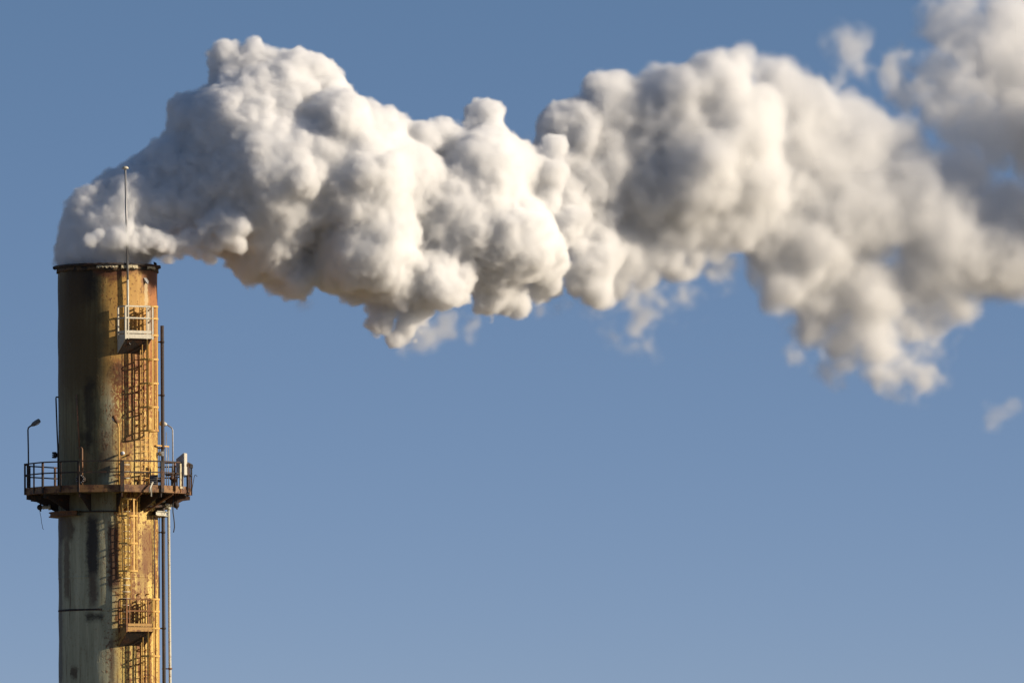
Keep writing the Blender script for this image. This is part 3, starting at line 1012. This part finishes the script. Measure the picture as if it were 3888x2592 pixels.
PUFFS = [
    # neck over the mouth
    (182, 590, 62, 0), (242, 592, 110, 0), (300, 590, 62, 0), (168, 545, 42, 0), (215, 540, 80, 0), (190, 510, 52, 0), (270, 510, 108, 0),
    (335, 530, 70, -.5), (225, 470, 58, .3), (300, 450, 88, 0), (385, 500, 98, -.6), (255, 425, 40, .3), (330, 395, 45, .3),
    (400, 400, 108, 0), (340, 400, 55, .5), (450, 290, 92, 0), (425, 245, 52, .3), (520, 440, 140, -.4), (560, 310, 150, -.5),
    (545, 175, 72, .5), (520, 140, 48, .5), (580, 140, 50, .5), (690, 155, 60, .3), (730, 150, 45, .5), (650, 170, 50, .4), (755, 205, 62, .3),
    (640, 240, 120, 0), (640, 400, 180, -.9), (610, 560, 110, -.5), (590, 615, 46, -.5), (665, 625, 64, -.4), (560, 610, 42, -.3), (640, 660, 36, -.3),
    (500, 540, 55, -.4),
    # first big head
    (775, 270, 84, -1.6), (840, 255, 44, 0), (815, 420, 150, -1.0), (865, 330, 88, -.6), (900, 300, 56, 0), (935, 420, 105, -.6), (965, 320, 55, 0),
    (1012, 295, 38, .3), (1106, 260, 46, .6), (1108, 292, 54, .5), (1112, 330, 64, .4), (845, 560, 130, -1.0), (780, 600, 88, 0), (815, 650, 58, .3), (900, 640, 88, -.4),
    (890, 720, 38, 0), (905, 775, 20, 0), (860, 700, 36, .2), (955, 710, 48, 0), (1010, 645, 84, -1.1), (1105, 400, 118, -.6), (1050, 500, 128, -.6), (1185, 400, 80, 0),
    (1265, 400, 46, -.9), (1268, 335, 34, -.6), (1258, 465, 38, -.9), (1180, 560, 118, -1.1), (1130, 640, 78, 0), (1120, 700, 42, 0),
    (1180, 690, 42, .3), (1260, 600, 68, -.5), (1250, 655, 48, .5), (1310, 520, 46, -1.0),
    (1370, 595, 66, -.8), (1378, 670, 44, -.8), (1340, 640, 40, -.4), (1440, 600, 56, -.3), (1490, 590, 46, -.1),
    # second head
    (1285, 290, 52, 2.4), (1340, 320, 98, 1.5), (1393, 218, 52, .8), (1440, 290, 108, .5), (1480, 440, 128, .4), (1400, 450, 92, 1.0),
    (1560, 250, 118, 0), (1645, 215, 108, 0), (1600, 390, 150, -.4), (1700, 310, 120, -.9), (1745, 245, 76, -.4), (1735, 420, 88, -.9),
    (1620, 510, 78, 0), (1550, 530, 68, 0), (1803, 145, 36, .6), (1790, 185, 66, .6),
    (1690, 520, 70, 0), (1720, 480, 90, .3), (1640, 545, 50, 0), (1815, 250, 80, .4), (1830, 330, 90, .4), (1290, 400, 88, 1.8), (1300, 480, 78, 1.2), (1262, 360, 58, 2.4),
    (1420, 645, 46, -.2), (1472, 632, 40, -.1), (1535, 605, 44, .2), (1590, 580, 44, .2), (1362, 420, 78, .3), (1425, 385, 108, .1), (1370, 500, 70, .2), (1330, 540, 60, .6), (1290, 335, 58, 2.2), (1400, 540, 68, .5), (870, 745, 36, 0), (902, 780, 26, 0), (930, 755, 40, 0), (1520, 180, 50, .3), (1700, 160, 56, .2), (1460, 240, 60, .3),
    # third head
    (1860, 260, 98, 1.0), (1850, 400, 148, 1.0), (1955, 330, 128, .5), (2045, 325, 80, .3), (1940, 480, 168, 0), (2075, 450, 138, 0),
    (1850, 560, 138, .6), (1765, 560, 78, 1.0), (1745, 620, 52, 1.0), (1900, 650, 112, .3), (1830, 700, 52, .6), (2000, 680, 105, -.3),
    (2020, 790, 56, -.3), (2022, 855, 30, -.3), (1955, 760, 44, .3), (2110, 640, 105, .2), (2125, 725, 52, .5), (2200, 420, 108, .3),
    (2180, 560, 138, -.3), (2290, 560, 128, -.5), (2270, 630, 46, 0), (2330, 620, 62, -.5), (2335, 470, 88, 0),
    (1800, 670, 60, .6), (1880, 740, 62, .4), (1950, 790, 60, .2), (2030, 800, 66, -.3), (2005, 750, 70, -.2), (2028, 862, 36, -.3), (2190, 690, 60, .2), (2090, 760, 60, .2), (2340, 560, 120, 0),
    # upper right bank, behind
    (2330, 160, 100, 2.2),
    (2300, 130, 88, 2.4), (2335, 60, 84, 2.4), (2345, 250, 84, 1.8), (2200, 30, 38, 2.8), (2240, 40, 40, 2.6), (2365, 350, 60, 1.4),
    (2330, 160, 100, 2.2),
    (2300, 130, 88, 2.4), (2335, 60, 84, 2.4), (2345, 250, 84, 1.8), (2200, 30, 38, 2.8), (2240, 40, 40, 2.6), (2365, 350, 60, 1.4),
    # small bright curls along the foot of the neck
    (205, 560, 26, -2.1), (238, 570, 24, -2.2), (262, 552, 34, -2.3), (300, 562, 28, -2.3), (338, 562, 36, -2.4), (380, 570, 34, -2.5), (418, 560, 38, -2.6), (452, 545, 34, -2.8), (470, 515, 26, -2.9), (492, 500, 26, -3.0), (505, 540, 34, -3.0), (530, 560, 26, -3.0), (540, 520, 28, -3.2), (520, 500, 20, -3.2), (225, 545, 18, -2.3), (285, 535, 20, -2.4), (325, 540, 18, -2.4), (365, 548, 20, -2.5), (480, 560, 26, -2.9), (470, 582, 24, -2.6), (436, 586, 20, -2.6), (400, 592, 18, -2.4),
    # beyond the frame
    (2520, 260, 120, -4), (2640, 200, 150, -5), (2600, 380, 140, -4),  # unseen puffs added to throw shade on the third head
    (2430, 560, 130, 0), (2450, 300, 140, 1.5), (2480, 150, 110, 2.0), (2540, 450, 140, .6), (2600, 260, 130, 1.4),
]
CURLS = [  # small bright curls along the foot of the neck

]
THIN = [
    # unseen thin veil added beyond the frame to dim sun on the later heads
    (2620, 60, 150, -8, .06), (2720, 160, 150, -9, .06), (2600, -40, 120, -9, .06), (2700, 300, 140, -7, .05),
     # loose rags of vapour: x, y, r, dy, strength
    (1945, 125, 54, .5, .30), (1975, 150, 40, .6, .25), (1930, 165, 40, .5, .3), (1080, 745, 30, .1, .4), (1150, 752, 30, .2, .45), (1240, 715, 34, .3, .45), (1300, 700, 32, .2, .4), (960, 780, 34, 0, .4), (700, 700, 26, -.2, .4), (1480, 725, 72, -.2, .5), (1490, 785, 40, -.2, .35), (1540, 710, 56, -.1, .42), (1425, 705, 56, -.2, .45), (1580, 670, 50, -.1, .4), (1650, 600, 50, .3, .5), (1575, 650, 32, 0, .4),
    (1622, 742, 22, 0, .3), (1630, 622, 36, .2, .6), (2112, 868, 46, .2, .5), (2055, 870, 46, .2, .45), (1935, 838, 44, .3, .5), (1845, 808, 40, .4, .4),
    (2285, 948, 34, 0, .22), (2320, 932, 26, 0, .2), (2150, 800, 46, .3, .4), (920, 800, 26, 0, .45), (995, 765, 24, 0, .25), (1880, 770, 40, .4, .5), (2090, 150, 56, 2.8, .55), (2060, 200, 46, 2.8, .4),
    (2280, 330, 46, 1.6, .5), (1205, 325, 26, 2.6, .5), (2200, 190, 84, 2.6, .8), (2180, 100, 60, 2.8, .75), (2190, 40, 56, 2.8, .9), (2245, 262, 66, 2.4, .8), (2140, 235, 60, 2.8, .6), (2235, 110, 76, 2.6, .9), (2280, 300, 56, 2.0, .8), (2110, 205, 60, 2.8, .8), (2060, 165, 44, 2.8, .72), (2150, 170, 60, 2.8, .85), (2295, 310, 66, 1.4, .9), (2325, 285, 60, 1.2, .9), (2265, 330, 50, 1.2, .8), (2210, 290, 56, 2.0, .8), (1020, 745, 28, .2, .4), (2180, 790, 36, .3, .3), (1780, 700, 36, .8, .5),
]


def bspl(x, m):
    """Cubic B-spline weights of sample positions x over m lattice points, as a matrix."""
    i = np.floor(x).astype(int)
    f = x - i
    W = np.zeros((len(x), m), np.float32)
    w = [(1 - f) ** 3 / 6, (3 * f ** 3 - 6 * f ** 2 + 4) / 6, (-3 * f ** 3 + 3 * f ** 2 + 3 * f + 1) / 6, f ** 3 / 6]
    r = np.arange(len(x))
    for k in range(4):
        W[r, np.clip(i + k - 1, 0, m - 1)] += w[k]
    return W


def field_noise(G, cell, seed):
    """Smooth random field with features about 'cell' metres wide, the same in every grid."""
    ms = [int((HI[i] - LO[i]) / cell) + 6 for i in range(3)]
    a = np.random.default_rng(seed).uniform(-2.2, 2.2, ms).astype(np.float32)
    for i in (0, 1, 2):
        a = np.moveaxis(np.tensordot(bspl((G.ax[i] - LO[i]) / cell + 2, ms[i]), a, (1, i)), 0, i)
    return np.ascontiguousarray(a)


def warped(G):
    W = [np.broadcast_to(G.ax[i].reshape([-1 if j == i else 1 for j in range(3)]), G.n).astype(np.float32).copy() for i in range(3)]
    for k, (cell, amp) in enumerate(((2.8, .20), (1.3, .14), (.6, .085), (.32, .05), (.18, .03))):
        if cell < 2 * G.h:
            break
        for i in range(3):
            W[i] += field_noise(G, cell, 100 + k * 3 + i) * amp
    return W


def cells(G, c, r):
    lo = [max(0, int((c[i] - r - G.lo[i]) / G.h)) for i in range(3)]
    hi = [min(G.n[i], int((c[i] + r - G.lo[i]) / G.h) + 2) for i in range(3)]
    if any(b <= a for a, b in zip(lo, hi)):
        return None
    return tuple(slice(a, b) for a, b in zip(lo, hi))


def stamp(G, W, sd, c, r, k, marg=.75):
    """Union of the sphere (c, r) with the shape so far, rounded off over k metres."""
    s = cells(G, c, r + marg)
    if s is None:
        return
    d = np.sqrt((W[0][s] - c[0]) ** 2 + (W[1][s] - c[1]) ** 2 + (W[2][s] - c[2]) ** 2) - r
    o = sd[s]
    h = np.clip(.5 + .5 * (o - d) / k, 0, 1)
    sd[s] = o * (1 - h) + d * h - k * h * (1 - h)


def softness(a):
    return np.clip((a - 20) / 18, 0, 1)


def make_puffs():
    """Every sphere of the plume: the hand-placed heads, then smaller billows grown on what is exposed of them."""
    G = Grid(LO, HI, .16)
    W = warped(G)
    sd = np.full(G.n, 9.0, np.float32)
    out = []

    def put(x, y, z, r, k):
        stamp(G, W, sd, (x, y, z), r, k)
        out.append((x, y, z, r, k))
    gen = []
    for q in PUFFS:
        x, y, z, r = puff(*q)
        put(x, y, z, r * .93, min(.9, .1 + r * .35))
        gen.append((x, y, z, r))
    for q in CURLS:
        x, y, z, r = puff(*q)
        put(x, y + .75, z, r * .8, .05)
        gen.append((x, y + .75, z, r * .8))
    kids = []
    for (x, y, z, r) in gen:
        mid = min(1, max(0, (x - 15) / 7))             # older steam swells into larger, smoother heads
        for _ in range(int(30 * (1 - .55 * mid))):
            v = rng.normal(size=3)
            v /= np.linalg.norm(v)
            rc = r * rng.uniform(.16, .36)
            if rc < .10:
                continue
            p = np.array((x, y, z)) + v * (r * rng.uniform(.98, 1.1) - rc)
            if p[2] - rc * .6 < Z_TOP - .02 and x < 2.6:
                continue
            q = [int((p[i] - G.lo[i]) / G.h) for i in range(3)]
            if all(0 <= q[i] < G.n[i] for i in range(3)) and sd[q[0], q[1], q[2]] < -.35 * rc - .1:
                continue
            kids.append((*p, rc, .20 + .35 * mid))
    for q in kids:
        put(*q)
    return out


def build_field(G, spheres):
    W = warped(G)
    sd = np.full(G.n, 9.0, np.float32)
    for x, y, z, r, k in spheres:
        stamp(G, W, sd, (x, y, z), r, k)
    soft = softness(G.ax[0]).reshape(-1, 1, 1).astype(np.float32)
    # cauliflower: rounded bumps that meet in creases, ever finer
    calm = np.clip(.95 + .45 * field_noise(G, 2.4, 340), .5, 1.4)
    calm = calm * (1 - .45 * np.clip((G.ax[0] - 15) / 7, 0, 1).reshape(-1, 1, 1).astype(np.float32))
    for k, (cell, amp) in enumerate(((1.7, .20), (.85, .17), (.45, .13), (.25, .09), (.14, .05))):
        if cell < 2 * G.h:
            break
        b_ = np.abs(field_noise(G, cell, 300 + k)) - .38
        if k > 0:
            b_ *= calm
        sd -= (amp * b_ * (1 - (.10 + .15 * k) * soft)).astype(np.float32)
    del calm
    fb = field_noise(G, 1.1, 501) * .45 + field_noise(G, .5, 502) * .34 + field_noise(G, .26, 503) * .24
    den = sd + (.07 + .60 * soft) * fb - .16 * soft
    for cell, seed, amp in ((.42, 504, .07), (.21, 505, .055), (.13, 506, .045)):      # torn, feathery skin
        if cell > 2 * G.h:
            den += amp * field_noise(G, cell, seed)
    den = np.clip(-den / (.22 + 1.1 * soft), 0, 1)
    den = den * den * (3 - 2 * den) * (6.0 - 3.8 * soft)
    # rags
    for vx, vy, vr, dy, st in THIN:
        x, y, z, r = puff(vx, vy, vr, dy)
        s = cells(G, (x, y, z), r * 1.8 + .6)
        if s is None:
            continue
        d = np.sqrt((W[0][s] - x) ** 2 + (W[1][s] - y) ** 2 + (W[2][s] - z) ** 2) / (r * 1.75)
        if st > .7:
            q = np.clip(np.clip(1 - d, 0, 1) * 1.7 + fb[s] * 1.5 - .30, 0, .75)
        else:
            q = np.clip(np.clip(1 - d, 0, 1) * 1.5 + fb[s] * 1.9 - .52, 0, 1)
        den[s] = np.maximum(den[s], q * q * st * np.clip((1 - d) * 2.5, 0, 1) * 1.9)
    # nothing outside the stack below the rim
    a_, n_, zz = G.ax[0].reshape(-1, 1, 1), G.ax[1].reshape(1, -1, 1), G.ax[2].reshape(1, 1, -1)
    den *= ~((zz < Z_TOP + .03) & (a_ < 2.45) & ((a_ ** 2 + n_ ** 2 > (RC - .14) ** 2) | (zz < Z_TOP - .5)))
    return sd, den.astype(np.float32)


def surface_net(f, origin, h):
    """Closed surface where f = 0 (negative inside), one vertex per crossed cell."""
    neg = f < 0
    n = f.shape
    cs = [neg[i:n[0] - 1 + i, j:n[1] - 1 + j, k:n[2] - 1 + k] for i in (0, 1) for j in (0, 1) for k in (0, 1)]
    cnt = sum(c.astype(np.int8) for c in cs)
    act = (cnt > 0) & (cnt < 8)
    idx = np.argwhere(act)
    num = np.full(act.shape, -1, np.int64)
    num[act] = np.arange(len(idx))
    acc = np.zeros((len(idx), 3))
    w = np.zeros(len(idx))
    off = [(i, j, k) for i in (0, 1) for j in (0, 1) for k in (0, 1)]
    val = [f[idx[:, 0] + o[0], idx[:, 1] + o[1], idx[:, 2] + o[2]] for o in off]
    for p in range(8):
        for q in range(p + 1, 8):
            if sum(abs(a - b) for a, b in zip(off[p], off[q])) != 1:
                continue
            m = (val[p] < 0) != (val[q] < 0)
            t = np.where(m, val[p] / np.where(m, val[p] - val[q], 1), 0)
            for c in range(3):
                acc[:, c] += np.where(m, off[p][c] + t * (off[q][c] - off[p][c]), 0)
            w += m
    vs = (idx + acc / w[:, None] + .5) * h + np.array(origin)
    quads = []
    for c in range(3):
        sl0 = [slice(1, n[i] - 1) for i in range(3)]
        sl1 = list(sl0)
        sl0[c], sl1[c] = slice(0, n[c] - 1), slice(1, n[c])
        a, b = neg[tuple(sl0)], neg[tuple(sl1)]
        e = np.argwhere(a != b)
        flip = a[tuple(e.T)]
        base = e + np.array([0 if i == c else 1 for i in range(3)])
        u, v = [(1, 2), (2, 0), (0, 1)][c]
        du, dv = np.eye(3, dtype=int)[u], np.eye(3, dtype=int)[v]
        g = [num[tuple((base - x).T)] for x in (du + dv, dv, du * 0, du)]
        qd = np.stack(g, 1)
        qd[~flip] = qd[~flip][:, ::-1]
        quads.append(qd)
    return vs, np.concatenate(quads)


pm, pnt, pbs = new_mat("dense_white_steam")
pbs.inputs["Base Color"].default_value = (.95, .95, .95, 1)
pbs.inputs["Roughness"].default_value = 1
pbs.inputs["Specular IOR Level"].default_value = 0
SPHERES = make_puffs()
# dense heart of the plume
GC = Grid(LO, HI, .17)
core, _d = build_field(GC, SPHERES)
del _d
core = core + (.55 + 1.25 * softness(GC.ax[0])).reshape(-1, 1, 1)
for _ in range(2):
    for axn in range(3):
        core = (np.roll(core, 1, axn) + 2 * core + np.roll(core, -1, axn)) / 4
ca_, cn_, cz_ = GC.ax[0].reshape(-1, 1, 1), GC.ax[1].reshape(1, -1, 1), GC.ax[2].reshape(1, 1, -1)
core = np.where((cz_ < Z_TOP + .05) & (ca_ < 3.4) & (ca_ ** 2 + cn_ ** 2 > (RC - .45) ** 2), 1.0, core)
core = np.where((cz_ < Z_TOP - .4) & (ca_ < 3.4), 1.0, core)
core[0], core[-1], core[:, 0], core[:, -1], core[:, :, 0], core[:, :, -1] = (1.0,) * 6
vs_, qs_ = surface_net(core, GC.lo, GC.h)
lab = np.arange(len(vs_))         # keep the one connected heart; loose bits are vapour only
while True:
    m_ = lab[qs_].min(1)
    new = lab.copy()
    for c_ in range(4):
        np.minimum.at(new, qs_[:, c_], m_)
        np.minimum.at(new, lab[qs_[:, c_]], m_)
    new = new[new]
    if (new == lab).all():
        break
    lab = new
big = np.bincount(lab).argmax()
qs_ = qs_[lab[qs_[:, 0]] == big]
used = np.unique(qs_)
back = np.zeros(len(vs_), np.int64)
back[used] = np.arange(len(used))
vs_, qs_ = vs_[used], back[qs_]
me = bpy.data.meshes.new("steam_plume")
me.vertices.add(len(vs_))
me.vertices.foreach_set("co", vs_.astype(np.float32).ravel())
me.loops.add(len(qs_) * 4)
me.loops.foreach_set("vertex_index", qs_.astype(np.int32).ravel())
me.polygons.add(len(qs_))
me.polygons.foreach_set("loop_start", np.arange(0, len(qs_) * 4, 4, dtype=np.int32))
me.polygons.foreach_set("use_smooth", np.ones(len(qs_), bool))
me.update(calc_edges=True)
me.validate()
me.materials.append(pm)
plume = link(bpy.data.objects.new("steam_plume", me))
plume.rotation_euler = (0, 0, TH)
tag(plume, "billowing white steam plume pouring from the chimney mouth and drifting downwind", "steam plume")

# the vapour round that heart: a real volume filled from the density grid
vm_ = bpy.data.materials.new("thin_steam")
vm_.use_nodes = True
vt = vm_.node_tree
vt.nodes.clear()
vo = vt.nodes.new("ShaderNodeOutputMaterial")
pv = vt.nodes.new("ShaderNodeVolumePrincipled")
pv.inputs["Color"].default_value = (.996, .996, .996, 1)
pv.inputs["Density"].default_value = 1.0
pv.inputs["Anisotropy"].default_value = .15
vt.links.new(pv.outputs[0], vo.inputs["Volume"])


def vapour(G, den):
    """Fills a volume object from the density cells."""
    dm = bpy.data.meshes.new("steam_density")
    dm.vertices.add(den.size)
    dm.attributes.new("amount", 'FLOAT', 'POINT').data.foreach_set("value", den.ravel())
    carrier = bpy.data.objects.new("steam_density", dm)      # data only, never linked to the scene
    ng = bpy.data.node_groups.new("steam_from_grid", 'GeometryNodeTree')
    ng.interface.new_socket("Geometry", in_out='INPUT', socket_type='NodeSocketGeometry')
    ng.interface.new_socket("Geometry", in_out='OUTPUT', socket_type='NodeSocketGeometry')
    gN, gL = ng.nodes, ng.links
    go = gN.new("NodeGroupOutput")
    vc = gN.new("GeometryNodeVolumeCube")
    lo = [float(v + G.h / 2) for v in G.lo]
    vc.inputs["Min"].default_value = lo
    vc.inputs["Max"].default_value = [l + (n - 1) * G.h for l, n in zip(lo, G.n)]
    for nm, n in zip("XYZ", G.n):
        vc.inputs["Resolution " + nm].default_value = n

    def vmath(op, a, b=None, sc=None):
        x = gN.new("ShaderNodeVectorMath")
        x.operation = op
        gL.new(a, x.inputs[0])
        if b is not None:
            x.inputs[1].default_value = b
        if sc is not None:
            x.inputs["Scale"].default_value = sc
        return x.outputs[0]

    def imath(op, a, b):
        x = gN.new("FunctionNodeIntegerMath")
        x.operation = op
        for i, s_ in enumerate((a, b)):
            if isinstance(s_, int):
                x.inputs[i].default_value = s_
            else:
                gL.new(s_, x.inputs[i])
        return x.outputs[0]
    pos = gN.new("GeometryNodeInputPosition").outputs[0]
    ix = vmath('FLOOR', vmath('ADD', vmath('SCALE', vmath('SUBTRACT', pos, lo), sc=1 / G.h), (.5, .5, .5)))
    sp = gN.new("ShaderNodeSeparateXYZ")
    gL.new(ix, sp.inputs[0])
    iv = imath('ADD', imath('MULTIPLY', imath('ADD', imath('MULTIPLY', sp.outputs[0], G.n[1]), sp.outputs[1]), G.n[2]), sp.outputs[2])
    oi = gN.new("GeometryNodeObjectInfo")
    oi.inputs["Object"].default_value = carrier
    na = gN.new("GeometryNodeInputNamedAttribute")
    na.data_type = 'FLOAT'
    na.inputs["Name"].default_value = "amount"
    si = gN.new("GeometryNodeSampleIndex")
    si.data_type = 'FLOAT'
    si.domain = 'POINT'
    gL.new(oi.outputs["Geometry"], si.inputs["Geometry"])
    gL.new(na.outputs[0], si.inputs["Value"])
    gL.new(iv, si.inputs["Index"])
    gL.new(si.outputs[0], vc.inputs["Density"])
    sm = gN.new("GeometryNodeSetMaterial")
    sm.inputs["Material"].default_value = vm_
    gL.new(vc.outputs[0], sm.inputs[0])
    gL.new(sm.outputs[0], go.inputs[0])
    vd = bpy.data.volumes.new("vapour")
    vd.materials.append(vm_)
    vap = link(bpy.data.objects.new("vapour", vd), plume)
    vap.modifiers.new("steam", 'NODES').node_group = ng


SEAM = 23.0                       # crisp young steam in fine cells, the softer rest in coarse ones
for lo, hi, h in (((LO[0], -8.0, 24.4), (SEAM, 4.4, 41.2), FINE), ((SEAM, LO[1], LO[2]), HI, .11)):
    G_ = Grid(lo, hi, h)
    s_, d_ = build_field(G_, SPHERES)
    del s_
    vapour(G_, d_)
    del d_
